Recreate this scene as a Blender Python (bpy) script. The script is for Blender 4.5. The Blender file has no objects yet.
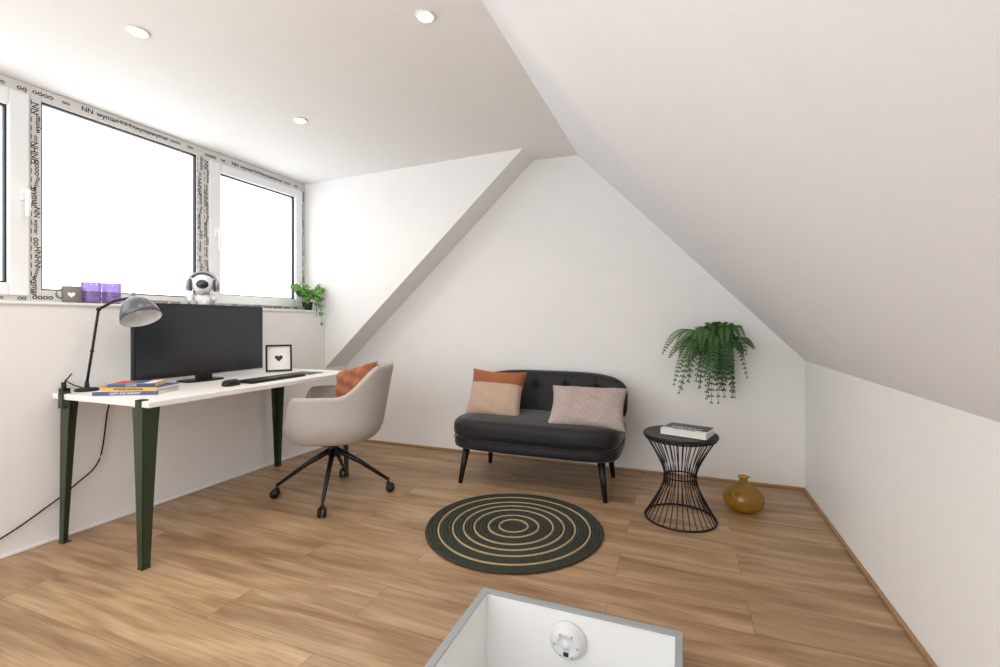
import bpy, math, random
from mathutils import Vector, Matrix
random.seed(7)
pi=math.pi
sc=bpy.context.scene
# ------------------------------------------------------------ materials
def lin(c):
    return tuple(((x/255)/12.92 if x/255<=0.04045 else ((x/255+0.055)/1.055)**2.4) for x in c)
def mat(name,col,rough=0.5,metal=0.0,sheen=0.0,trans=0.0,ior=1.45,bump=0.0,bscale=60,var=0.0,vscale=8,emit=None,estr=0,coat=0,spec=None,stretch=(1,1,1),grid=0):
    m=bpy.data.materials.new(name); m.use_nodes=True
    nt=m.node_tree; b=nt.nodes['Principled BSDF']
    c=lin(col)+(1,)
    b.inputs['Base Color'].default_value=c
    b.inputs['Roughness'].default_value=rough
    b.inputs['Metallic'].default_value=metal
    b.inputs['IOR'].default_value=ior
    if spec is not None: b.inputs['Specular IOR Level'].default_value=spec
    if sheen: 
        b.inputs['Sheen Weight'].default_value=sheen
        b.inputs['Sheen Roughness'].default_value=0.4
    if trans: b.inputs['Transmission Weight'].default_value=trans
    if coat: b.inputs['Coat Weight'].default_value=coat
    if emit:
        b.inputs['Emission Color'].default_value=lin(emit)+(1,)
        b.inputs['Emission Strength'].default_value=estr
    tc=nt.nodes.new('ShaderNodeTexCoord')
    mp=nt.nodes.new('ShaderNodeMapping'); mp.inputs['Scale'].default_value=stretch
    nt.links.new(tc.outputs['Object'],mp.inputs['Vector'])
    n=nt.nodes.new('ShaderNodeTexNoise'); n.inputs['Scale'].default_value=vscale; n.inputs['Detail'].default_value=5
    nt.links.new(mp.outputs[0],n.inputs['Vector'])
    v=var if var else 0.02
    mx=nt.nodes.new('ShaderNodeMixRGB'); mx.blend_type='MIX'
    mx.inputs['Color1'].default_value=tuple(x*(1-v) for x in c[:3])+(1,)
    mx.inputs['Color2'].default_value=tuple(min(1,x*(1+v)) for x in c[:3])+(1,)
    nt.links.new(n.outputs['Fac'],mx.inputs['Fac']); nt.links.new(mx.outputs[0],b.inputs['Base Color'])
    if bump:
        n2=nt.nodes.new('ShaderNodeTexNoise'); n2.inputs['Scale'].default_value=bscale; n2.inputs['Detail'].default_value=3
        nt.links.new(tc.outputs['Object'],n2.inputs['Vector'])
        bp=nt.nodes.new('ShaderNodeBump'); bp.inputs['Strength'].default_value=bump; bp.inputs['Distance'].default_value=0.01
        nt.links.new(n2.outputs['Fac'],bp.inputs['Height']); nt.links.new(bp.outputs[0],b.inputs['Normal'])
    return m
M={}
M['wall']=mat('wall_paint',(242,241,240),0.9,bump=0.04,bscale=250,spec=0.2)
M['ceil']=mat('ceiling_paint',(241,240,238),0.92,spec=0.15)
M['slope']=mat('slope_paint',(240,241,244),0.92,spec=0.15)
M['white']=mat('white_lacquer',(240,240,238),0.35)
M['pvc']=mat('white_pvc',(238,239,240),0.3)
M['tape']=mat('protective_tape',(216,214,210),0.5,var=0.06,vscale=25)
M['ink']=mat('printed_ink',(40,38,40),0.6)
M['rubber']=mat('black_gasket',(22,22,24),0.5)
M['desk']=mat('desk_white',(244,243,240),0.4)
M['green']=mat('dark_green_steel',(50,62,42),0.4,var=0.1)
M['black']=mat('black_powder_coat',(16,16,17),0.45)
M['screen']=mat('screen_glass',(38,41,48),0.14,spec=0.8)
M['bezel']=mat('bezel_plastic',(14,14,15),0.35)
M['velvet']=mat('black_velvet',(22,23,25),0.62,sheen=0.28,var=0.55,vscale=7,bump=0.30,bscale=16)
M['beige']=mat('beige_fabric',(180,172,165),0.85,sheen=0.12,bump=0.12,bscale=400)
M['cushion']=mat('seat_fabric',(174,166,159),0.9,sheen=0.12,bump=0.12,bscale=400)
M['rust']=mat('rust_velvet',(154,90,56),0.75,sheen=0.2,var=0.3,vscale=10)
M['cream']=mat('cream_woven',(196,168,148),0.9,bump=0.5,bscale=180,var=0.14,vscale=90)
M['quilt']=mat('quilted_linen',(182,166,160),0.9,bump=0.5,bscale=110,var=0.1,vscale=60)
M['alu']=mat('grey_aluminium',(160,165,166),0.5,metal=0.1)
M['steel']=mat('brushed_steel',(104,106,110),0.35,metal=0.7)
M['lampin']=mat('lamp_inside',(225,225,226),0.5)
M['pages']=mat('book_pages',(236,232,222),0.8)
M['yellow']=mat('book_yellow',(226,180,48),0.5)
M['red']=mat('book_red',(190,60,44),0.5)
M['purple']=mat('book_violet',(90,82,140),0.5)
M['blue']=mat('book_blue',(50,96,150),0.5)
M['cover']=mat('book_photo_cover',(70,74,80),0.4,var=0.5,vscale=20)
M['paper']=mat('paper',(238,238,236),0.8)
M['ruggreen']=mat('rug_dark_green',(56,60,50),0.95,bump=0.8,bscale=160,var=0.25,vscale=120)
M['jute']=mat('rug_jute',(190,168,128),0.95,bump=0.8,bscale=160,var=0.4,vscale=120)
M['leaf']=mat('fern_leaf',(82,122,68),0.55,var=0.4,vscale=14)
M['leaf2']=mat('fern_leaf_dark',(54,90,50),0.55,var=0.3,vscale=14)
M['pothos']=mat('pothos_leaf',(96,152,62),0.45,var=0.4,vscale=30)
M['stem']=mat('stem',(84,96,44),0.7)
M['pot']=mat('dark_pot',(40,42,44),0.6)
M['greypot']=mat('grey_ceramic',(120,116,112),0.6,var=0.1)
M['plaster']=mat('white_plastic',(232,231,232),0.45)
M['wheat']=mat('oak_trim',(168,132,98),0.5,var=0.15,vscale=10)
M['heart']=mat('heart_print',(60,50,54),0.7)
M['silver']=mat('silver_plastic',(160,160,166),0.3,metal=0.5)
M['padpurple']=mat('ear_pad',(84,70,100),0.7)
M['glow']=mat('downlight_glow',(255,240,215),0.5,emit=(255,232,190),estr=16)
M['ring']=mat('downlight_ring',(236,228,214),0.4)
M['cable']=mat('black_cable',(18,18,18),0.5)

def glassmat(name='window_glass',col=(1,1,1),fac=.04,body=0.0,fres=False):
    m=bpy.data.materials.new(name); m.use_nodes=True; nt=m.node_tree; nt.nodes.clear()
    o=nt.nodes.new('ShaderNodeOutputMaterial'); t=nt.nodes.new('ShaderNodeBsdfTransparent'); g=nt.nodes.new('ShaderNodeBsdfGlossy')
    t.inputs['Color'].default_value=tuple(col)+(1,)
    g.inputs['Roughness'].default_value=0.03; mx=nt.nodes.new('ShaderNodeMixShader'); mx.inputs[0].default_value=fac
    src=t.outputs[0]
    if body:
        d=nt.nodes.new('ShaderNodeBsdfDiffuse'); d.inputs['Color'].default_value=tuple(c*.8 for c in col)+(1,)
        m2=nt.nodes.new('ShaderNodeMixShader'); m2.inputs[0].default_value=body
        nt.links.new(t.outputs[0],m2.inputs[1]); nt.links.new(d.outputs[0],m2.inputs[2]); src=m2.outputs[0]
    if fres:
        lw=nt.nodes.new('ShaderNodeLayerWeight'); lw.inputs['Blend'].default_value=.25
        mu=nt.nodes.new('ShaderNodeMath'); mu.operation='MULTIPLY_ADD'; mu.inputs[1].default_value=.5; mu.inputs[2].default_value=fac
        nt.links.new(lw.outputs['Fresnel'],mu.inputs[0]); nt.links.new(mu.outputs[0],mx.inputs[0])
    nt.links.new(src,mx.inputs[1]); nt.links.new(g.outputs[0],mx.inputs[2]); nt.links.new(mx.outputs[0],o.inputs[0]); return m
M['glass']=glassmat()
M['amber']=glassmat('amber_glass',lin((220,186,76)),.05,.22,True)
M['violetglass']=glassmat('violet_glass',lin((190,172,220)),.05,.25,True)

def floormat():
    m=bpy.data.materials.new('oak_laminate'); m.use_nodes=True; nt=m.node_tree; L=nt.links.new
    b=nt.nodes['Principled BSDF']
    tc=nt.nodes.new('ShaderNodeTexCoord')
    mp=nt.nodes.new('ShaderNodeMapping'); L(tc.outputs['Object'],mp.inputs[0]); mp.inputs['Location'].default_value=(5.28,3.02,0)
    def brick(c1,c2,mc,ms):
        br=nt.nodes.new('ShaderNodeTexBrick'); L(mp.outputs[0],br.inputs['Vector'])
        br.inputs['Scale'].default_value=1; br.inputs['Brick Width'].default_value=1.38; br.inputs['Row Height'].default_value=0.212
        br.inputs['Mortar Size'].default_value=ms; br.inputs['Mortar Smooth'].default_value=0.2; br.offset=0.37; br.offset_frequency=2
        br.inputs['Color1'].default_value=c1; br.inputs['Color2'].default_value=c2; br.inputs['Mortar'].default_value=mc
        return br
    br=brick((0,0,0,1),(1,1,1,1),(0.5,0.5,0.5,1),0.0)
    seam=brick((1,1,1,1),(1,1,1,1),(0,0,0,1),0.0014)
    sep=nt.nodes.new('ShaderNodeSeparateColor'); L(br.outputs['Color'],sep.inputs[0])
    mul=nt.nodes.new('ShaderNodeMath'); mul.operation='MULTIPLY'; mul.inputs[1].default_value=37; L(sep.outputs[0],mul.inputs[0])
    comb=nt.nodes.new('ShaderNodeCombineXYZ'); L(mul.outputs[0],comb.inputs[0]); L(mul.outputs[0],comb.inputs[2])
    add=nt.nodes.new('ShaderNodeVectorMath'); add.operation='ADD'; L(mp.outputs[0],add.inputs[0]); L(comb.outputs[0],add.inputs[1])
    def noise(scale,st,det=6,dist=0.0):
        q=nt.nodes.new('ShaderNodeMapping'); q.inputs['Scale'].default_value=st; L(add.outputs[0],q.inputs[0])
        n=nt.nodes.new('ShaderNodeTexNoise'); n.inputs['Scale'].default_value=scale; n.inputs['Detail'].default_value=det; n.inputs['Distortion'].default_value=dist
        L(q.outputs[0],n.inputs['Vector']); return n
    n1=noise(3.0,(0.55,4.5,1),6,0.8)
    n2=noise(12,(0.35,9,1),8,0.3)
    n3=noise(2.2,(0.8,1.6,1),3,0.0)
    r1=nt.nodes.new('ShaderNodeValToRGB'); L(n1.outputs['Fac'],r1.inputs[0])
    e=r1.color_ramp.elements
    e[0].position=0.25; e[0].color=lin((142,110,80))+(1,)
    e[1].position=0.75; e[1].color=lin((206,177,142))+(1,)
    x=e.new(0.45); x.color=lin((176,143,109))+(1,)
    x=e.new(0.56); x.color=lin((192,160,125))+(1,)
    r2=nt.nodes.new('ShaderNodeValToRGB'); L(n2.outputs['Fac'],r2.inputs[0])
    r2.color_ramp.elements[0].position=0.3; r2.color_ramp.elements[0].color=(0.64,0.60,0.56,1)
    r2.color_ramp.elements[1].position=0.62; r2.color_ramp.elements[1].color=(1.0,1.0,1.0,1)
    m1=nt.nodes.new('ShaderNodeMixRGB'); m1.blend_type='MULTIPLY'; m1.inputs[0].default_value=0.65
    L(r1.outputs[0],m1.inputs[1]); L(r2.outputs[0],m1.inputs[2])
    r3=nt.nodes.new('ShaderNodeValToRGB'); L(sep.outputs[0],r3.inputs[0])
    r3.color_ramp.elements[0].color=(0.85,0.84,0.83,1); r3.color_ramp.elements[1].color=(1.05,1.05,1.04,1)
    m2=nt.nodes.new('ShaderNodeMixRGB'); m2.blend_type='MULTIPLY'; m2.inputs[0].default_value=1
    L(m1.outputs[0],m2.inputs[1]); L(r3.outputs[0],m2.inputs[2])
    r4=nt.nodes.new('ShaderNodeValToRGB'); L(n3.outputs['Fac'],r4.inputs[0])
    r4.color_ramp.elements[0].position=0.3; r4.color_ramp.elements[0].color=(0.86,0.83,0.80,1); r4.color_ramp.elements[1].position=0.7; r4.color_ramp.elements[1].color=(1.05,1.05,1.05,1)
    m3=nt.nodes.new('ShaderNodeMixRGB'); m3.blend_type='MULTIPLY'; m3.inputs[0].default_value=1
    L(m2.outputs[0],m3.inputs[1]); L(r4.outputs[0],m3.inputs[2])
    m4=nt.nodes.new('ShaderNodeMixRGB'); m4.blend_type='MULTIPLY'; m4.inputs[0].default_value=0.42
    L(m3.outputs[0],m4.inputs[1]); L(seam.outputs['Color'],m4.inputs[2])
    L(m4.outputs[0],b.inputs['Base Color'])
    b.inputs['Roughness'].default_value=0.40; b.inputs['Specular IOR Level'].default_value=0.4
    bp=nt.nodes.new('ShaderNodeBump'); bp.inputs['Strength'].default_value=0.15; bp.inputs['Distance'].default_value=0.004
    L(n2.outputs['Fac'],bp.inputs['Height']); L(bp.outputs[0],b.inputs['Normal'])
    return m
M['floor']=floormat()

# ------------------------------------------------------------ mesh builder
def basis(x,y,o):
    x=Vector(x).normalized(); y=Vector(y); z=x.cross(y).normalized(); y=z.cross(x)
    m=Matrix((x,y,z)).transposed().to_4x4(); m.translation=Vector(o); return m
def along(a,b):
    a=Vector(a);b=Vector(b); z=(b-a).normalized()
    t=Vector((0,0,1)) if abs(z.z)<0.9 else Vector((1,0,0))
    x=t.cross(z).normalized(); y=z.cross(x)
    m=Matrix((x,y,z)).transposed().to_4x4(); m.translation=a; return m
def T(x,y,z,rz=0): return Matrix.Translation((x,y,z))@Matrix.Rotation(rz,4,'Z')
class MB:
    def __init__(s): s.v=[];s.f=[];s.m=[];s.sm=[];s.mats=[]
    def mi(s,k):
        if k not in s.mats: s.mats.append(k)
        return s.mats.index(k)
    def add(s,vs,fs,k,X=None,smooth=True):
        o=len(s.v)
        for p in vs:
            p=Vector(p); s.v.append(X@p if X else p)
        for i,f in enumerate(fs):
            s.f.append([o+j for j in f]); s.m.append(s.mi(k[i] if isinstance(k,list) else k)); s.sm.append(smooth)
    def box(s,x0,x1,y0,y1,z0,z1,k,X=None):
        vs=[(x,y,z) for x in (x0,x1) for y in (y0,y1) for z in (z0,z1)]
        s.add(vs,[(0,1,3,2),(4,6,7,5),(0,4,5,1),(2,3,7,6),(0,2,6,4),(1,5,7,3)],k,X,False)
    def prism(s,poly,a,b,k,axis='y',X=None):
        n=len(poly)
        def P(p,t): 
            return (p[0],t,p[1]) if axis=='y' else ((p[0],p[1],t) if axis=='z' else (t,p[0],p[1]))
        vs=[P(p,a) for p in poly]+[P(p,b) for p in poly]
        fs=[tuple(range(n)),tuple(range(2*n-1,n-1,-1))]+[(i,(i+1)%n,n+(i+1)%n,n+i) for i in range(n)]
        s.add(vs,fs,k,X,False)
    def lathe(s,prof,k,X=None,n=32,smooth=True,cap=True):
        vs=[];fs=[]
        for r,z in prof:
            for i in range(n):
                a=2*pi*i/n; vs.append((r*math.cos(a),r*math.sin(a),z))
        for j in range(len(prof)-1):
            for i in range(n):
                fs.append((j*n+i,j*n+(i+1)%n,(j+1)*n+(i+1)%n,(j+1)*n+i))
        if cap:
            fs.append(tuple(range(n-1,-1,-1))); fs.append(tuple((len(prof)-1)*n+i for i in range(n)))
        s.add(vs,fs,k,X,smooth)
    def cyl(s,a,b,r0,r1,k,n=20): 
        L=(Vector(b)-Vector(a)).length
        s.lathe([(r0,0),(r1,L)],k,along(a,b),n)
    def tube(s,pts,r,k,n=8,closed=False,flat=1.0,X=None):
        pts=[Vector(p) for p in pts]; N=len(pts); vs=[];fs=[]
        for j,p in enumerate(pts):
            if closed: t=pts[(j+1)%N]-pts[j-1]
            else: t=pts[min(j+1,N-1)]-pts[max(j-1,0)]
            t.normalize(); up=Vector((0,0,1)) if abs(t.z)<0.95 else Vector((0,1,0))
            x=up.cross(t).normalized(); y=t.cross(x)
            rr=r[j] if isinstance(r,(list,tuple)) else r
            for i in range(n):
                a=2*pi*i/n; vs.append(p+x*rr*math.cos(a)+y*rr*flat*math.sin(a))
        for j in range(N if closed else N-1):
            for i in range(n):
                j2=(j+1)%N
                fs.append((j*n+i,j*n+(i+1)%n,j2*n+(i+1)%n,j2*n+i))
        if not closed: fs.append(tuple(range(n-1,-1,-1))); fs.append(tuple((N-1)*n+i for i in range(n)))
        s.add(vs,fs,k,X,True)
    def sphere(s,c,r,k,n=16,X=None):
        if not isinstance(r,(tuple,list)): r=(r,r,r)
        vs=[];fs=[]
        for j in range(n+1):
            th=pi*j/n
            for i in range(2*n):
                a=pi*i/n; vs.append((c[0]+r[0]*math.sin(th)*math.cos(a),c[1]+r[1]*math.sin(th)*math.sin(a),c[2]+r[2]*math.cos(th)))
        for j in range(n):
            for i in range(2*n): fs.append((j*2*n+i,j*2*n+(i+1)%(2*n),(j+1)*2*n+(i+1)%(2*n),(j+1)*2*n+i))
        s.add(vs,fs,k,X,True)
    def slab(s,w,d,e,prof,k,X=None,n=72,deform=None):
        vs=[];fs=[]
        for ins,z in prof:
            for i in range(n):
                a=2*pi*i/n; c,q=math.cos(a),math.sin(a)
                x=math.copysign(abs(c)**(2/e),c)*max(w-ins,0.001); y=math.copysign(abs(q)**(2/e),q)*max(d-ins,0.001)
                p=(x,y,z); vs.append(deform(p) if deform else p)
        for j in range(len(prof)-1):
            for i in range(n): fs.append((j*n+i,j*n+(i+1)%n,(j+1)*n+(i+1)%n,(j+1)*n+i))
        fs.append(tuple(range(n-1,-1,-1))); fs.append(tuple((len(prof)-1)*n+i for i in range(n)))
        s.add(vs,fs,k,X,True)
    def pillow(s,w,h,t,X,kf,n=26,quilt=0.0,wrk=.006):
        vs=[];fs=[];ks=[]
        for side in (1,-1):
            for j in range(n+1):
                for i in range(n+1):
                    u=2*i/n-1; v=2*j/n-1
                    f=(max(0,(1-u**4)*(1-v**4)))**0.55
                    px=1-0.09*(1-v*v)*abs(u)**3; py=1-0.09*(1-u*u)*abs(v)**3
                    wr=wrk*math.sin(9*u+5*v)*math.sin(7*v-3*u)*f
                    if quilt:
                        a_=u*w/2; b_=v*h/2; q=.032
                        wr+=quilt*f*(abs(math.sin(pi*(a_+b_)/q/1.4))**.6*abs(math.sin(pi*(a_-b_)/q/1.4))**.6)
                    z=side*(t/2*f+wr+0.002)
                    vs.append((u*w/2*px,v*h/2*py,z))
        o=(n+1)**2
        for sd in (0,1):
            for j in range(n):
                for i in range(n):
                    a=sd*o+j*(n+1)+i
                    fs.append((a,a+1,a+n+2,a+n+1)); ks.append(kf((i+.5)/n*2-1,(j+.5)/n*2-1))
        bd=[i for i in range(n+1)]+[(j)*(n+1)+n for j in range(1,n+1)]+[n*(n+1)+i for i in range(n-1,-1,-1)]+[j*(n+1) for j in range(n-1,0,-1)]
        for a,b in zip(bd,bd[1:]+bd[:1]): fs.append((a,b,b+o,a+o)); ks.append(kf(0,-1))
        s.add(vs,fs,ks,X,True)
    def text(s,t,size,k,X):
        cu=bpy.data.curves.new('t','FONT'); cu.body=t; cu.size=size; cu.align_x='CENTER'; cu.align_y='CENTER'; cu.extrude=0.0003; cu.offset=size*.014
        ob=bpy.data.objects.new('t',cu); sc.collection.objects.link(ob)
        dg=bpy.context.evaluated_depsgraph_get(); me=ob.evaluated_get(dg).to_mesh()
        vs=[v.co.copy() for v in me.vertices]; fs=[tuple(p.vertices) for p in me.polygons]
        ob.evaluated_get(dg).to_mesh_clear()
        bpy.data.objects.remove(ob); bpy.data.curves.remove(cu)
        s.add(vs,fs,k,X,False)
    def done(s,name,parent=None,bevel=0,subsurf=0,origin=None,recalc=True):
        me=bpy.data.meshes.new(name)
        o=Vector(origin) if origin else Vector((0,0,0))
        me.from_pydata([v-o for v in s.v],[],s.f)
        for k in s.mats: me.materials.append(M[k])
        me.polygons.foreach_set('material_index',s.m); me.polygons.foreach_set('use_smooth',s.sm)
        if recalc:
            import bmesh
            bm=bmesh.new(); bm.from_mesh(me); bmesh.ops.recalc_face_normals(bm,faces=bm.faces); bm.to_mesh(me); bm.free()
        ob=bpy.data.objects.new(name,me); ob.location=o; sc.collection.objects.link(ob)
        if parent: ob.parent=parent; ob.location=o-parent.location
        if bevel:
            b=ob.modifiers.new('bevel','BEVEL'); b.width=bevel; b.segments=2; b.limit_method='ANGLE'; b.angle_limit=math.radians(50); b.harden_normals=False
        if subsurf:
            b=ob.modifiers.new('ss','SUBSURF'); b.levels=subsurf; b.render_levels=subsurf
        return ob
def empty(name,loc):
    e=bpy.data.objects.new(name,None); e.location=loc; e.empty_display_size=0.1; sc.collection.objects.link(e); return e

# ------------------------------------------------------------ camera
cd=bpy.data.cameras.new('camera'); cam=bpy.data.objects.new('camera',cd); sc.collection.objects.link(cam)
cd.sensor_width=36; cd.sensor_fit='HORIZONTAL'; cd.lens=467/1000*36; cd.shift_y=-0.0115; cd.clip_start=0.05
cam.location=(0,0,1.1); cam.rotation_euler=(pi/2,0,math.radians(21.3)); sc.camera=cam

# ------------------------------------------------------------ room shell
XL,XR,YB,YF,XW,YC=-2.95,0.75,3.57,-1.5,-3.177,3.294
HX0,HX1,HY0,HY1=-0.69,0.0,0.35,1.605
b=MB()
for a in [(-3.4,0.85,YF-.1,HY0),(-3.4,0.85,HY1,YB+.1),(-3.4,HX0,HY0,HY1),(HX1,0.85,HY0,HY1)]:
    b.box(a[0],a[1],a[2],a[3],-0.2,0,'floor')
b.done('floor')
b=MB(); b.box(-3.4,0.85,YB,YB+.1,0,2.6,'wall'); b.done('wall_back')
b=MB(); b.box(XR,XR+.1,YF,YB,0,0.845,'wall'); b.done('wall_right')
b=MB(); b.box(-3.3,XL,YF,YC,0,1.185,'wall'); b.box(-3.3,XL,YC,YB,0,0.69,'wall'); b.box(-3.3,XW,YF,0.5,1.19,2.4,'wall'); b.done('wall_left')
b=MB(); m=(2.393-.69)/(2.95-1.101)
b.prism([(-3.3,.69-.35*m),(-1.101+.2/m,2.593),(-3.3,2.593)],YC,YB,'wall'); b.done('wall_dormer_cheek')
b=MB(); b.prism([(XR,.845),(XR+.1,.845),(XR+.1,1.0),(-.747+.1,2.62),(-.747,2.62),(-.747,2.386)],YF,YB,'slope'); b.done('ceiling_slope')
b=MB(); b.prism([(-3.3,2.342),(-1.101,2.391),(-.747,2.387),(-.747,2.62),(-3.3,2.62)],YF,YC,'ceil')
b.prism([(-1.11,2.391),(-.747,2.387),(-.747,2.62),(-1.11,2.62)],YC,YB,'ceil'); b.done('ceiling')
b=MB()
b.box(-3.3,0.85,YF-.1,YF,0,0.3,'wall'); b.box(-3.3,-2.9,YF-.1,YF,.3,2.6,'wall'); b.box(-.2,.85,YF-.1,YF,.3,2.6,'wall'); b.box(-2.9,-.2,YF-.1,YF,2.3,2.6,'wall')
b.done('wall_front')
b=MB(); b.box(XW-.02,XL+.012,0.5,YC,1.185,1.2,'white'); b.done('windowsill',bevel=0.003)
b=MB(); b.box(-2.95,XR,YB-.014,YB,0,.018,'wheat'); b.done('baseboard_back',bevel=0.004)
b=MB(); b.box(XR-.014,XR,YF,YB-.014,0,.018,'wheat'); b.done('baseboard_right',bevel=0.004)
b=MB(); b.box(XL,XL+.014,YF,YB-.014,0,.016,'white'); b.done('baseboard_left',bevel=0.004)

# ------------------------------------------------------------ windows
W1=['wymar','oooo','HNHN','oo','wymar','NN','wymar']
def tape_text_v(b,y,z0,z1,x,step=0.078):
    z=z0+step*0.5; i=0
    while z<z1:
        b.text(W1[i%7],[.040,.028,.036][i%3],'ink',basis((0,.25 if i%3==1 else 0,1) if i%2 else (0,0,-1),(0,-1,0) if i%2 else (0,1,0),(x,y+.005*((i%3)-1),z))); z+=step; i+=1
    z=z0
    while z<z1: b.box(x-.0004,x+.0003,y-.021,y-.018,z,z+.026,'ink'); z+=.045
def tape_text_h(b,z,y0,y1,x,step=0.10,size=.03):
    y=y0+step*.5; i=0
    while y<y1-.02:
        b.text(W1[(i*2+1)%7],[size,size*.8,size*.95][i%3],'ink',basis((0,1,0),(0,0,1),(x,y,z))); y+=step; i+=1
X0,X1=XW-.075,XW
def frame(name,y0,y1,z0,z1,g,sash=False,handle=None,tl=.04,tr=.04,tt=.06,tb=.06):
    e=empty(name,(XW,(y0+y1)/2,(z0+z1)/2))
    gy0,gy1,gz0,gz1=g
    b=MB(); k='tape'
    if sash:
        fy0,fy1,fz0,fz1=y0+tl,y1-tr,z0+tb,z1-tt
    else: fy0,fy1,fz0,fz1=gy0,gy1,gz0,gz1
    b.box(X0,X1,y0,fy0,z0,z1,k); b.box(X0,X1,fy1,y1,z0,z1,k); b.box(X0,X1,fy0,fy1,z0,fz0,k); b.box(X0,X1,fy0,fy1,fz1,z1,k)
    b.done('outer_frame',e,bevel=.003)
    if sash:
        b=MB(); s0,s1=X0+.01,X1+.016
        b.box(s0,s1,fy0-.008,gy0,fz0-.008,fz1+.008,'pvc'); b.box(s0,s1,gy1,fy1+.008,fz0-.008,fz1+.008,'pvc')
        b.box(s0,s1,gy0,gy1,fz0-.008,gz0,'pvc'); b.box(s0,s1,gy0,gy1,gz1,fz1+.008,'pvc'); b.done('sash',e,bevel=.005)
        if handle:
            b=MB(); hy,hz=handle; b.box(s1,s1+.012,hy-.014,hy+.014,hz-.035,hz+.035,'pvc')
            b.cyl((s1,hy,hz+.01),(s1+.045,hy,hz+.01),.011,.010,'pvc'); b.tube([(s1+.04,hy,hz+.018),(s1+.045,hy,hz-.03),(s1+.04,hy,hz-.12)],[.011,.011,.009],'pvc',10)
            b.done('handle',e,bevel=.003)
    b=MB(); xg=X1-.03; w=.008
    b.box(xg,xg+.02,gy0,gy0+w,gz0,gz1,'rubber'); b.box(xg,xg+.02,gy1-w,gy1,gz0,gz1,'rubber'); b.box(xg,xg+.02,gy0,gy1,gz0,gz0+w,'rubber'); b.box(xg,xg+.02,gy0,gy1,gz1-w,gz1,'rubber'); b.done('gasket',e)
    b=MB(); b.box(xg+.004,xg+.010,gy0,gy1,gz0,gz1,'glass'); b.done('glass_pane',e)
    b=MB(); xt=X1+.0008
    tape_text_h(b,z1-tt*.5,y0,y1,xt,size=min(.040,tt*.7)); 
    tape_text_h(b,z0+tb*.55,y0,y1,xt,size=min(.040,tb*.75))
    tape_text_v(b,y0+(tl if sash else gy0-y0)*.5,z0+.05,z1-.08,xt)
    if (tr if sash else y1-gy1)>.02: tape_text_v(b,y1-(tr if sash else y1-gy1)*.5,z0+.05,z1-.08,xt,.085)
    b.done('printed_tape_text',e)
ZT=2.343
frame('window_1',.5,1.385,1.2,ZT,(.60,1.295,1.30,2.20),True,(1.35,1.76),.03,.02,.07,.045)
frame('window_2',1.385,2.335,1.2,ZT,(1.43,2.285,1.27,2.275))
frame('window_3',2.335,YC,1.2,ZT,(2.455,3.175,1.30,2.20),True,(2.415,1.75),.045,.055,.085,.045)

# ------------------------------------------------------------ downlights
for i,(x,y) in enumerate([(-1.008,1.717),(-2.21,1.324),(-2.231,2.272),(-1.0,.5)]):
    z=2.391+(x+1.101)*0.0223 if x<-1.1 else 2.389
    b=MB(); b.lathe([(.043,.0),(.043,-.005),(.038,-.008),(.032,-.005),(.032,0.0)],'ring',T(x,y,z),40); b.lathe([(.0318,-.003),(.029,-.007),(.001,-.008)],'glow',T(x,y,z),32)
    b.done('recessed_downlight')
    ld=bpy.data.lights.new('downlight_lamp','SPOT'); ld.energy=12; ld.spot_size=2.9; ld.spot_blend=.8; ld.shadow_soft_size=.04; ld.color=(1,.86,.70)
    lo=bpy.data.objects.new('downlight_lamp',ld); lo.location=(x,y,z-.03); sc.collection.objects.link(lo)

# ------------------------------------------------------------ hatch
b=MB(); zt=.10; w=.018
b.box(HX0,HX1,HY1-w,HY1,-.5,zt,'white'); b.box(HX0,HX0+w,HY0,HY1-w,-.5,zt,'white'); b.box(HX1-w,HX1,HY0,HY1-w,-.5,zt,'white'); b.box(HX0+w,HX1-w,HY0,HY0+w,-.5,zt,'white')
b.box(HX0+w,HX1-w,HY0+w,HY1-w,-.5,-.47,'white')
for q in [(HX0-.004,HX1+.002,HY1-w-.004,HY1+.004),(HX0-.004,HX0+w+.004,HY0,HY1-w-.004),(HX1-w-.002,HX1+.002,HY0,HY1-w-.004),(HX0+w+.004,HX1-w-.002,HY0,HY0+w)]:
    b.box(q[0],q[1],q[2],q[3],zt,zt+.006,'alu')
b.done('stair_hatch',bevel=.0015)
b=MB(); Xg=basis((1,0,0),(0,0,1),(-.365,HY1-w-.0005,.006))
b.lathe([(.062,0),(.064,.006),(.062,.016),(.050,.020),(.048,.032),(.044,.038),(.030,.040),(.028,.036),(.012,.036),(.010,.042),(.001,.043)],'lampin',Xg,48)
for a in range(0,360,60):
    b.box(.036,.043,-.003,.003,.038,.041,'alu',Xg@Matrix.Rotation(math.radians(a),4,'Z'))
b.box(-.009,.009,-.034,-.022,.036,.041,'ink',Xg)
b.done('smoke_alarm')

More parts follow.
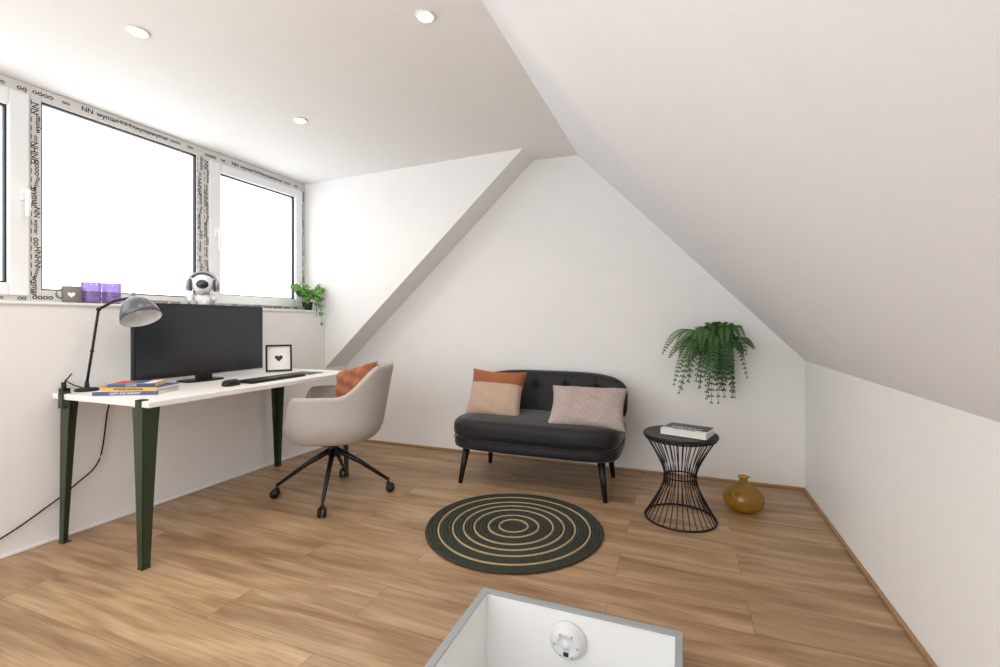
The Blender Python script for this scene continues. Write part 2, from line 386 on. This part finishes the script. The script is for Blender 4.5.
# ------------------------------------------------------------ desk
e=empty('desk',(-2.56,2.0,0))
DX0,DX1,DY0,DY1,DZ=-2.93,-2.2,1.36,2.76,.745
b=MB(); b.box(DX0,DX1,DY0,DY1,DZ-.028,DZ,'desk'); b.done('desk_top',e,bevel=.004)
def leg(px,py,sx,sy):
    b=MB(); n=10
    wt,wb=.075,.034; th=.006; z1=DZ-.03
    for ax in (0,1):
        vs=[];fs=[]
        for j in range(n+1):
            t=j/n; z=z1*(1-t); w_=wt+(wb-wt)*t**0.8
            off=0.004*t
            cx,cy=px+sx*off,py+sy*off
            if ax==0: q=[(cx,cy),(cx-sx*w_,cy),(cx-sx*w_,cy-sy*th),(cx,cy-sy*th)]
            else: q=[(cx,cy),(cx,cy-sy*w_),(cx-sx*th,cy-sy*w_),(cx-sx*th,cy)]
            vs+=[(a,c,z) for a,c in q]
        for j in range(n):
            for i in range(4): fs.append((j*4+i,j*4+(i+1)%4,j*4+4+(i+1)%4,j*4+4+i))
        fs+=[(0,1,2,3),(n*4+3,n*4+2,n*4+1,n*4)]
        b.add(vs,fs,'green',None,False)
    b.box(*sorted((px,px-sx*.075)),*sorted((py,py-sy*.075)),z1-.006,z1,'green')
    yy=DY0 if sy<0 else DY1
    b.box(*sorted((px-sx*.02,px-sx*.055)),*sorted((py,yy+sy*.008)),z1-.04,z1-.034,'green')
    b.box(*sorted((px-sx*.02,px-sx*.055)),*sorted((yy+sy*.001,yy+sy*.008)),z1-.04,DZ+.006,'green')
    b.box(*sorted((px-sx*.02,px-sx*.055)),*sorted((yy+sy*.008,yy-sy*.03)),DZ,DZ+.006,'green')
    b.cyl((px-sx*.038,py-sy*.022,z1-.06),(px-sx*.038,py-sy*.022,z1),.006,.006,'black'); b.cyl((px-sx*.038,py-sy*.022,z1-.075),(px-sx*.038,py-sy*.022,z1-.055),.013,.013,'black')
    b.box(*sorted((px+sx*.006,px-sx*.032)),*sorted((py+sy*.006,py-sy*.032)),0,.006,'green')
    return b
for i,(x,y,sx,sy) in enumerate([(-2.225,1.352,1,-1),(-2.885,1.372,-1,-1),(-2.225,2.715,1,1),(-2.885,2.715,-1,1)]):
    leg(x,y,sx,sy).done('leg_%d'%(i+1),e,bevel=.0015)

# monitor
e=empty('computer_monitor',(-2.68,1.985,DZ))
b=MB(); xm=-2.68; b.box(xm-.03,xm,1.585,2.395,.785,1.205,'bezel'); b.box(xm-.05,xm-.03,1.72,2.25,.85,1.12,'bezel'); b.done('housing',e,bevel=.004)
b=MB(); b.box(xm,xm+.0015,1.593,2.387,.800,1.197,'screen'); b.done('screen',e)
b=MB(); b.box(xm-.035,xm-.005,1.94,2.03,DZ+.01,.82,'bezel'); b.slab(.08,.12,4,[(0.0,0.0005),(0,.006),(.006,.010),(.07,.010)],'bezel',T(xm-.045,1.985,DZ)); b.done('stand',e,bevel=.002)

# desk lamp
e=empty('desk_lamp',(-2.86,1.47,DZ))
b=MB(); b.lathe([(.050,0.0005),(.050,.008),(.044,.014),(.012,.016),(.010,.03),(.008,.05)],'black',T(-2.86,1.47,DZ),32)
pA=Vector((-2.86,1.47,DZ+.04)); pB=Vector((-2.845,1.485,.95)); pC=Vector((-2.80,1.49,1.165)); pD=Vector((-2.735,1.53,1.212)); pE=Vector((-2.655,1.565,1.226))
b.tube([pA,pB,pC],.006,'black',10); b.tube([pC,pD,pE],.007,'black',10); b.sphere(pC,.011,'black',8); b.sphere(pB,.009,'black',8)
b.cyl((-2.915,1.40,DZ),(-2.915,1.40,DZ+.05),.010,.010,'black'); b.box(-2.928,-2.89,1.385,1.415,DZ,DZ+.02,'black')
b.tube([(-2.915,1.40,DZ+.045),(-2.91,1.43,DZ+.09),(-2.905,1.40,DZ+.06),(-2.91,1.44,DZ+.03),(-2.88,1.47,DZ+.012)],.003,'cable')
b.done('stand',e)
ax=Vector((.50,-.02,-.86)).normalized(); o=Vector((-2.65,1.57,1.224))
b=MB(); Xl=along(o,o+ax)
b.lathe([(.014,-.025),(.018,-.012),(.024,0),(.034,.006),(.047,.016),(.061,.034),(.075,.060),(.085,.092),(.090,.122),(.0885,.122),(.083,.092),(.073,.062),(.058,.038),(.040,.024),(.001,.02)],'steel',Xl,48)
b.lathe([(.0878,.1215),(.082,.092),(.072,.064),(.056,.042),(.040,.028),(.0009,.024)],'lampin',Xl,48,cap=False)
b.sphere((0,0,.062),(.026,.026,.032),'lampin',12,Xl)
b.done('shade',e)

# books on desk
b=MB()
def book(b,cx,cy,z,l,w,h,rz,k,k2=None,title=None,tk='pages'):
    X=T(cx,cy,z,rz)
    b.box(-l/2,l/2,-w/2,w/2,0,.002,k,X); b.box(-l/2,l/2,-w/2,w/2,h-.002,h,k,X); b.box(-l/2,l/2,-w/2-.001,-w/2+.003,0,h,k2 or k,X)
    b.box(-l/2+.004,l/2-.004,-w/2+.003,w/2-.004,.002,h-.002,'pages',X)
    if title: b.text(title,h*.75,tk,X@basis((1,0,0),(0,0,1),(0,-w/2-.0015,h/2)))
book(b,-2.555,1.53,DZ+.0005,.29,.19,.018,.50,'paper','purple','LIGHT AND SHADOW')
book(b,-2.545,1.54,DZ+.0185,.27,.17,.018,.40,'purple','yellow','INTERIOR HANDBOOK','ink')
book(b,-2.56,1.535,DZ+.0365,.20,.14,.015,.62,'yellow','blue','COLOUR')
X=T(-2.56,1.535,DZ+.0515,.62); b.box(-.095,-.03,-.06,.06,0,.0012,'red',X); b.box(-.02,.04,-.05,.05,0,.0012,'blue',X); b.box(.05,.09,-.06,.06,0,.0012,'paper',X)
b.done('book_stack')

# framed picture
X=basis((.62,.78,0),(-.12,.1,1),(-2.68,2.53,DZ+.097)); 
b=MB(); w,h,t=.085,.095,.012
b.box(-w,w,-h,-h+t,0,.016,'black',X); b.box(-w,w,h-t,h,0,.016,'black',X); b.box(-w,-w+t,-h,h,0,.016,'black',X); b.box(w-t,w,-h,h,0,.016,'black',X)
b.box(-w+t,w-t,-h+t,h-t,0,.006,'paper',X)
hp=[]
for i in range(32):
    a=2*pi*i/32; hp.append((.0016*16*math.sin(a)**3,.0016*(13*math.cos(a)-5*math.cos(2*a)-2*math.cos(3*a)-math.cos(4*a))))
b.prism(hp,.006,.008,'heart','z',X)
b.box(-.01,.01,-h+.004,h*.4,-.03,-.001,'black',X)
b.done('picture_frame',bevel=.001)
b=MB(); X=T(-2.36,2.18,DZ+.001,pi/2+.03)
b.box(-.21,.21,-.065,.065,0,.012,'black',X)
for r in range(5):
    for c in range(17): b.box(-.203+c*.024,-.183+c*.024,-.058+r*.0235,-.038+r*.0235,.012,.016,'bezel',X)
b.done('keyboard',bevel=.0008)
b=MB(); b.slab(.03,.052,2.6,[(.004,0),(0,.006),(.002,.018),(.008,.028),(.02,.034)],'bezel',T(-2.34,1.88,DZ+.001)); b.done('computer_mouse')
b=MB(); b.box(-.105,.105,-.15,.15,0,.002,'paper',T(-2.42,2.56,DZ+.001,.1)); b.box(-.09,.09,-.13,.02,.002,.005,'cover',T(-2.42,2.56,DZ+.001,.1)); b.done('magazine')
def smooth(pts,n=8):
    P=[Vector(p) for p in pts]; P=[P[0]]+P+[P[-1]]; out=[]
    for i in range(1,len(P)-2):
        for j in range(n):
            t=j/n; a,b_,c,d=P[i-1],P[i],P[i+1],P[i+2]
            out.append(.5*((2*b_)+(-a+c)*t+(2*a-5*b_+4*c-d)*t*t+(-a+3*b_-3*c+d)*t**3))
    out.append(P[-2]); return out
b=MB(); b.tube(smooth([(-2.90,1.62,.712),(-2.925,1.60,.62),(-2.925,1.56,.36),(-2.93,1.46,.26),(-2.93,1.35,.19),(-2.93,1.17,.10),(-2.925,.9,.022),(-2.92,.5,.006)]),.004,'cable'); b.done('power_cable')

# ------------------------------------------------------------ desk chair
cx,cy=-2.07,2.39
f=Vector((-.86,-.51,0)).normalized()
e=empty('office_chair',(cx,cy,0))
CX=basis(f,Vector((0,0,1)).cross(f),(cx,cy,0))
def rimh(a):
    d=abs(a)
    def sm(x,p,q): 
        t=min(1,max(0,(x-p)/(q-p))); return t*t*(3-2*t)
    return .825-.175*sm(d,.65,1.45)-.175*sm(d,2.2,2.62)
def shell(off,b):
    n=88; m_=20; vs=[];fs=[]
    zb=.350
    for j in range(m_+1):
        t=j/m_
        for i in range(n):
            a=-pi+2*pi*i/n
            h=rimh(a)
            z=zb+off*.9+(h-zb-off*.9)*t
            q=min(1,(z-zb)/.16)
            g=.60+.40*math.sqrt(max(0,1-(1-q)**2)) + .05*max(0,z-zb-.16)
            if t==0: g*=.9
            c,s_=math.cos(a),math.sin(a)
            c=math.copysign(abs(c)**.78,c); s_=math.copysign(abs(s_)**.78,s_)
            rx=(.315 if c>0 else .290)-off; ry=.298-off
            x=-c*rx*g-(.055 if c>0 else 0)*c*max(0,(z-.50))/.33; y=s_*ry*g
            vs.append((x,y,z))
    vs.append((0,0,zb+off*.9)); ci=len(vs)-1
    for j in range(m_):
        for i in range(n): fs.append((j*n+i,j*n+(i+1)%n,(j+1)*n+(i+1)%n,(j+1)*n+i))
    for i in range(n): fs.append((ci,(i+1)%n,i))
    return vs,fs,n,m_
b=MB(); v1,f1,n,m_=shell(0,b); v2,f2,_,_=shell(.038,b)
o=len(v1); fs=f1+[tuple(o+i for i in q) for q in f2]
vs=v1+v2; ring=[]
for i in range(n):
    p=(Vector(v1[m_*n+i])+Vector(v2[m_*n+i]))/2; p.z+=.015; ring.append(tuple(p))
ro=len(vs); vs+=ring
for i in range(n):
    j=(i+1)%n; fs.append((m_*n+i,m_*n+j,ro+j,ro+i)); fs.append((ro+i,ro+j,o+m_*n+j,o+m_*n+i))
b.add(vs,fs,'beige',CX); b.done('bucket_shell',e,subsurf=1)
b=MB(); b.slab(.250,.252,2.7,[(.12,.40),(.02,.41),(.0,.43),(.0,.455),(.015,.475),(.06,.485),(.2,.488)],'cushion',CX@T(-.005,0,0)); b.done('seat_cushion',e)
b=MB(); b.lathe([(.11,.332),(.11,.356)],'black',T(cx,cy,0)); b.lathe([(.035,.25),(.04,.27),(.028,.30),(.026,.35)],'black',T(cx,cy,0),24)
for a in (0,1,2,3):
    d=Matrix.Rotation(a*pi/2,3,'Z')@f
    c0=Vector((cx,cy,0)); p1=c0+d*.02+Vector((0,0,.285)); p2=c0+d*.16+Vector((0,0,.205)); p3=c0+d*.335+Vector((0,0,.082))
    b.tube([p1,p2,p3],[.019,.015,.010],'black',10)
    q=c0+d*.34; b.cyl(q+Vector((0,0,.045)),q+Vector((0,0,.09)),.007,.007,'black')
    s_=d.cross(Vector((0,0,1))); qq=q+d*.012
    for sg in (-1,1): b.cyl(qq+s_*sg*.007+Vector((0,0,.028)),qq+s_*sg*.022+Vector((0,0,.028)),.028,.026,'black',20)
    b.sphere(q+Vector((0,0,.052)),(.016,.016,.012),'black',8)
b.done('swivel_base',e)
rr=Matrix.Rotation(math.radians(14),4,'Z')
b=MB(); pc=Vector((cx,cy,0))-f*.115+Vector((.015,.02,.665))
b.pillow(.36,.31,.15,basis((.85,-.22,0),(.05,.30,1),pc)@rr,lambda u,v:'rust' if v*.8+u*.6>-.75 else 'cream',34,wrk=.014); b.done('throw_pillow')

# ------------------------------------------------------------ sofa
sx=-.925
e=empty('velvet_loveseat',(sx,3.1,0))
def rprof(h0,h1,r,d,dome=.012,steps=6):
    p=[(d*.97,h0),(d*.5,h0)]
    for i in range(steps+1):
        a=pi/2*i/steps; p.append((r*(1-math.sin(a)),h0+r*(1-math.cos(a))))
    for i in range(steps+1):
        a=pi/2*i/steps; p.append((r*(1-math.cos(a)),h1-r*(1-math.sin(a))))
    p+=[(r+.03,h1+dome*.4),(d*.6,h1+dome),(d*.97,h1+dome*1.1)]; return p
b=MB(); b.slab(.572,.30,5.0,rprof(.305,.442,.052,.30,.012),'velvet',T(sx,3.115,0),96)
b.slab(.566,.294,5.0,rprof(.240,.318,.030,.294,0),'velvet',T(sx,3.115,0),96)
b.tube([( sx+math.copysign(abs(math.cos(a))**(2/5),math.cos(a))*.568, 3.115+math.copysign(abs(math.sin(a))**(2/5),math.sin(a))*.296,.311) for a in [2*pi*i/160 for i in range(160)]],.005,'velvet',8,True)
b.done('seat',e)
btn=[(-.34,.05),(-.11,.05),(.12,.05),(.35,.05)]
def bend(p):
    x,y,z=p
    fwd=.13*abs(x/.56)**3.2
    rake=.10*(y+.17)/.34
    if z>.04:
        for bx,by in btn: z-=.030*math.exp(-((x-bx)**2+(y-by)**2)/.0012)
        for bx,_ in btn: z-=.012*math.exp(-((x-bx)/.012)**2)*(abs(y)<.15)
    return (x,y,z+fwd-rake)
def backrest(b,X):
    W,H,E=.578,.172,4.0; nu,nv=180,36; r=.045; th=.105
    vs=[];fs=[]
    def pt(u,v,side):
        x=u; y=v
        m=max(abs(u),abs(v),1e-6); l=(abs(u)**E+abs(v)**E)**(1/E); k=m/l if l>0 else 1
        x=u*k; y=v*k
        q=m; dx=(1-q)*H
        if dx<r: zz=th-r*(1-math.sqrt(max(0,1-((r-dx)/r)**2)))
        else: zz=th+.012*(1-q)
        if side<0: zz=th-zz
        return bend((x*W,y*H,zz))
    for side in (1,-1):
        for j in range(nv+1):
            for i in range(nu+1):
                u=math.sin((2*i/nu-1)*pi/2); v=math.sin((2*j/nv-1)*pi/2)
                u=.35*u+.65*(2*i/nu-1)
                vs.append(pt(u,v,side))
    o=(nu+1)*(nv+1)
    for sd in (0,1):
        for j in range(nv):
            for i in range(nu):
                a=sd*o+j*(nu+1)+i; fs.append((a,a+1,a+nu+2,a+nu+1))
    bd=[i for i in range(nu+1)]+[j*(nu+1)+nu for j in range(1,nv+1)]+[nv*(nu+1)+i for i in range(nu-1,-1,-1)]+[j*(nu+1) for j in range(nv-1,0,-1)]
    for a,c in zip(bd,bd[1:]+bd[:1]): fs.append((a,c,c+o,a+o))
    b.add(vs,fs,'velvet',X)
XB=basis((1,0,0),(0,0,1),(sx,3.44,.555))
b=MB(); backrest(b,XB)
for bx,by in btn:
    q=bend((bx,by,.110)); b.sphere(q,(.013,.013,.008),'velvet',10,XB)
b.done('backrest',e)
b=MB()
for x,y,dx,dy in [(-1.385,2.93,-.03,-.05),(-.47,2.93,.035,-.05),(-1.37,3.33,-.03,.05),(-.48,3.33,.025,.05)]:
    b.cyl((x+dx,y+dy,0),(x,y,.255),.014,.027,'black',16)
b.done('legs',e)
b=MB(); th=math.radians(22); 
b.pillow(.42,.36,.13,basis((1,.0,-.03),(0,math.sin(th),math.cos(th)),(-1.25,3.12,.580)),lambda u,v:'rust' if v>.42 else 'cream')
b.done('throw_pillow')
b=MB(); th=math.radians(40)
Xp=basis((1,.04,.0),(0.02,math.sin(th),math.cos(th)),(-.575,3.035,.545))
b.pillow(.50,.31,.12,Xp,lambda u,v:'quilt',80,.006)
b.done('throw_pillow')

# ------------------------------------------------------------ rug
b=MB(); rc=Vector((-.840,2.352,0)); pitch=.0191
b.lathe([(.458,0.0005),(.458,.003)],'ruggreen',T(rc.x,rc.y,0),96)
JR=(4,7,11,14,17,21)
for i in range(1,25):
    r=i*pitch; N=max(16,int(110*r/.48)+24); j_=i in JR
    b.tube([rc+Vector((r*math.cos(a)*(1+.008*math.sin(3*a)),r*math.sin(a)*(1+.008*math.sin(3*a)),.008)) for a in [2*pi*j/N for j in range(N)]],.0058 if j_ else .0115,'jute' if j_ else 'ruggreen',6,True,1.15 if j_ else .6)
b.sphere(rc+Vector((0,0,.008)),(.012,.012,.006),'ruggreen',8)
b.done('round_rug')

# ------------------------------------------------------------ side table
e=empty('wire_side_table',(-.006,2.81,0)); tx,ty=-.010,2.81
b=MB(); b.lathe([(.195,.460),(.199,.463),(.199,.474),(.195,.478),(.188,.476)],'black',T(tx,ty,0),72); b.done('table_top',e)
b=MB()
def ringp(r,z,n=64): return [(tx+r*math.cos(2*pi*i/n),ty+r*math.sin(2*pi*i/n),z) for i in range(n)]
b.tube(ringp(.188,.006),.006,'black',8,True); b.tube(ringp(.186,.452),.005,'black',8,True); b.tube(ringp(.088,.235),.004,'black',8,True)
for i in range(34):
    a=2*pi*i/34; pts=[]
    for j in range(15):
        z=.006+.452*j/14; t=(z-.235)/(.225)
        r=.084+.103*(math.sqrt(t*t+.10)-math.sqrt(.10))/(math.sqrt(1.10)-math.sqrt(.10))
        pts.append((tx+r*math.cos(a),ty+r*math.sin(a),z))
    b.tube(pts,.0026,'black',6)
b.done('wire_frame',e)
b=MB(); X=T(.03,2.80,.4785,-.30)
b.box(-.12,.12,-.09,.09,0,.003,'paper',X); b.box(-.12,.12,-.09,.09,.031,.034,'paper',X); b.box(-.117,.117,-.087,.087,.003,.031,'pages',X); b.box(-.121,-.116,-.09,.09,0,.034,'paper',X)
b.box(-.115,.115,-.05,.085,.034,.0345,'cover',X); b.text('PORTRAIT',.035,'paper',X@T(0,-.02,.035)); b.text('OF A HOUSE',.02,'ink',X@T(0,-.07,.0345))
b.done('coffee_table_book')
b=MB(); pr=[(.001,0),(.03,0),(.07,.004),(.098,.03),(.108,.065),(.104,.095),(.085,.125),(.055,.145),(.028,.155),(.022,.165),(.021,.185),(.030,.196)]
b.lathe(pr,'amber',T(.335,3.06,0.0005),48,cap=False); b.tube([(.335+.030*math.cos(2*pi*i/32),3.06+.030*math.sin(2*pi*i/32),.1965) for i in range(32)],.0022,'amber',8,True); b.done('amber_glass_vase')

# ------------------------------------------------------------ wall fern
e=empty('hanging_fern',(.25,3.45,.92))
b=MB(); b.lathe([(.045,-.10),(.060,-.05),(.064,0),(.060,0),(.052,-.03),(.001,-.03)],'pot',T(.235,3.47,.93),32)
b.tube([(.395,3.53,.955),(.37,3.50,.99),(.32,3.49,.97),(.27,3.48,.93)],.004,'stem')
b.lathe([(.036,0),(.036,.03),(.032,.042),(.020,.045),(.018,.036),(.001,.036)],'pages',basis((1,0,0),(0,0,1),(.397,3.569,.95)),28)
b.box(.225,.245,3.53,3.57,.86,.95,'pot'); b.done('wall_pot',e)
b=MB(); rnd=random.Random(11)
for i in range(58):
    a=rnd.uniform(-pi*1.02,.02)
    d=Vector((math.cos(a),math.sin(a)*.55,0))
    if d.x>0: R=rnd.uniform(.05,.21)
    else: R=rnd.uniform(.08,.33)
    drop=rnd.uniform(.05,.44)*(1.0 if abs(d.x)<.7 else .85); up=rnd.uniform(.08,.27)
    c0=Vector((.215+rnd.uniform(-.04,.04),3.44+rnd.uniform(-.03,.02),.93))
    k='leaf' if rnd.random()<.65 else 'leaf2'
    N=26; pts=[]
    for j in range(N+1):
        t=j/N; p=c0+d*R*(t**.8)+Vector((0,0,up*2.0*t*(1-t)+up*.35*t-drop*t**2.2))
        p.y=min(p.y,3.555); pts.append(p)
    b.tube(pts[::3]+[pts[-1]],.0016,'stem',4)
    sidev=Vector((0,0,1)).cross(d).normalized()
    tw=rnd.uniform(-.5,.5)
    for j in range(2,N+1):
        t=j/N; tg=(pts[j]-pts[j-1]).normalized(); nrm=tg.cross(sidev).normalized(); sv=nrm.cross(tg).normalized()
        sv=(sv*math.cos(tw)+nrm*math.sin(tw)).normalized()
        if abs(sv.y)>.7: sv=(sv*.6+Vector((.8,0,0))).normalized()
        l=.046*math.sin(pi*(t*.86+.12))**.7+.005
        for sg in (-1,1):
            dirv=(sv*sg+tg*.35+Vector((0,0,-.12))).normalized(); w_=tg*.0080
            p=pts[j]; q=p+dirv*l; md=p+dirv*l*.45+nrm*.003
            vv=[p,md-w_,q,md+w_]
            for z in vv: z.y=min(z.y,3.562)
            b.add(vv,[(0,1,2,3)],k,None,False)
b.done('fronds',e,recalc=False)

# ------------------------------------------------------------ sill objects
b=MB(); X=T(-3.05,1.50,1.2)
b.lathe([(.032,0),(.039,.004),(.042,.02),(.042,.09),(.038,.09),(.038,.01),(.001,.008)],'greypot',X,32)
b.tube([(0,-.040,.072),(0,-.062,.066),(0,-.068,.047),(0,-.062,.030),(0,-.040,.024)],.005,'greypot',8,X=X)
b.prism([(p[0]*.6,p[1]*.6+.045) for p in hp],.0415,.0432,'paper','x',X=X@Matrix.Rotation(-.5,4,'Z'))
b.done('heart_mug')
for y,h in ((1.587,.118),(1.687,.120)):
    b=MB(); X=T(-3.05,y,1.2005)
    b.lathe([(.001,0),(.036,0),(.042,.006),(.045,h),(.043,h+.001)],'violetglass',X,32,cap=False); b.lathe([(.034,.006),(.034,.04),(.003,.042),(.002,.05)],'plaster',X,24)
    b.done('candle_holder')
# astronaut figurine wearing headphones
e=empty('astronaut_figurine',(-3.05,2.235,1.2))
hd=Matrix.Translation((-3.05,2.235,1.2))@Matrix.Rotation(math.radians(-40),4,'Z')
b=MB()
b.slab(.042,.052,2.6,[(.02,.0),(.004,.012),(0,.035),(.006,.07),(.018,.092)],'plaster',hd)
b.sphere((-.035,0,.06),(.022,.036,.036),'silver',12,hd)
for sg in (-1,1):
    b.tube([(.0,sg*.045,.080),(.012,sg*.072,.058),(.040,sg*.060,.040)],[.019,.018,.014],'plaster',12,X=hd); b.sphere((.045,sg*.056,.038),.016,'silver',10,hd)
    b.tube([(.015,sg*.028,.024),(.055,sg*.036,.024),(.078,sg*.040,.022)],[.024,.021,.019],'plaster',12,X=hd); b.sphere((.084,sg*.041,.024),(.014,.020,.024),'silver',10,hd)
b.lathe([(.040,.088),(.044,.096),(.040,.104)],'silver',hd,28)
b.sphere((0,0,.158),(.066,.068,.064),'plaster',20,hd)
b.sphere((.018,0,.156),(.053,.052,.046),'screen',18,hd)
b.done('figure',e)
b=MB(); b.tube([(0,.086*math.cos(a),.155+.086*math.sin(a)) for a in [pi*i/20 for i in range(21)]],.008,'silver',10,X=hd)
b.tube([(0,.079*math.cos(a),.155+.079*math.sin(a)) for a in [pi*(4+i)/20 for i in range(13)]],.008,'padpurple',10,X=hd)
for sg in (-1,1):
    Xc=hd@basis((1,0,0),(0,0,1) if sg<0 else (0,0,-1),(0,sg*.062,.150))
    b.lathe([(.038,0),(.042,.006),(.040,.014)],'padpurple',Xc,28); b.lathe([(.040,.014),(.042,.020),(.038,.032),(.024,.038),(.001,.038)],'silver',Xc,28)
b.done('headphones',e)
# pothos
e=empty('pothos_plant',(-3.06,3.20,1.2))
b=MB(); b.lathe([(.035,0.0005),(.046,.07),(.050,.075),(.044,.07),(.040,.06),(.001,.06)],'pot',T(-3.06,3.20,1.2),28); b.done('plant_pot',e)
b=MB(); rnd=random.Random(5)
def clampp(p):
    if p.x<-2.932: p.z=max(p.z,1.204)
    p.y=min(p.y,3.288); p.x=max(p.x,-3.155)
    return p
def leafshape(b,p,d,nrm,l,k):
    d=d.normalized(); s_=d.cross(nrm).normalized(); n_=s_.cross(d)
    pr=[(0,0),(.18,.30),(.45,.40),(.75,.24),(1.0,0)]
    vs=[p+d*(t*l)-n_*(.25*l*t*t) for t,_ in pr]
    L=[p+d*(t*l-(.06*l if 0<w else 0))+s_*w*l+n_*(.10*l*(w>0))-n_*(.25*l*t*t) for t,w in pr[1:4]]
    R=[p+d*(t*l-(.06*l if 0<w else 0))-s_*w*l+n_*(.10*l*(w>0))-n_*(.25*l*t*t) for t,w in pr[1:4]]
    vv=[clampp(q) for q in vs+L+R]
    b.add(vv,[(0,1,5),(1,2,6,5),(2,3,7,6),(3,4,7),(0,8,1),(1,8,9,2),(2,9,10,3),(3,10,4)],k,None,True)
for i in range(40):
    a=rnd.uniform(-2.6,1.1); d=Vector((math.cos(a),math.sin(a)*.8,0)); R=rnd.uniform(.04,.17); dr=rnd.uniform(-.02,.26) if d.x>.3 and R>.12 else rnd.uniform(-.08,.0)
    c0=Vector((-3.06,3.20,1.265)); pts=[c0+d*R*min(1,t*1.4)+Vector((0,0,.10*t*(1.4-t)*2-dr*t**2.5)) for t in [j/8 for j in range(9)]]
    for p in pts:
        p.y=min(p.y,3.262); p.x=max(p.x,-3.14); clampp(p)
    b.tube(pts,.0018,'stem',5)
    for j in range(3,9):
        if rnd.random()<.75:
            dd=Vector((rnd.uniform(-.2,1),rnd.uniform(-1,.35),rnd.uniform(-.9,.3))); l=rnd.uniform(.038,.062)
            if (pts[j]+dd.normalized()*l).y>3.28: dd.y=-abs(dd.y)
            leafshape(b,pts[j],dd,Vector((.6,-.5,.8)),l,'pothos')
b.done('foliage',e,recalc=False)

# ------------------------------------------------------------ light
w=bpy.data.worlds.new('world'); sc.world=w; w.use_nodes=True; nt=w.node_tree
bg=nt.nodes['Background']; bg.inputs['Color'].default_value=(.935,.968,1,1); bg.inputs['Strength'].default_value=3.3
def portal(name,loc,rot,sx,sy):
    l=bpy.data.lights.new(name,'AREA'); l.shape='RECTANGLE'; l.size=sx; l.size_y=sy; l.cycles.is_portal=True
    o=bpy.data.objects.new(name,l); o.location=loc; o.rotation_euler=rot; sc.collection.objects.link(o)
portal('sky_portal_side',(-3.27,1.9,1.77),(0,-pi/2,0),1.15,2.8)
portal('sky_portal_front',(-1.55,YF-.12,1.30),(pi/2,0,0),2.7,2.0)
l=bpy.data.lights.new('added_fill_uplight','AREA'); l.shape='DISK'; l.size=.6; l.energy=26; l.color=(1,.975,.95)  # added fill light behind the camera, aimed up to brighten the ceiling; no actual lamp
o=bpy.data.objects.new('added_fill_uplight',l); o.location=(-.9,-.7,1.2); o.rotation_euler=(pi,0,0); sc.collection.objects.link(o)
sc.view_settings.view_transform='Standard'
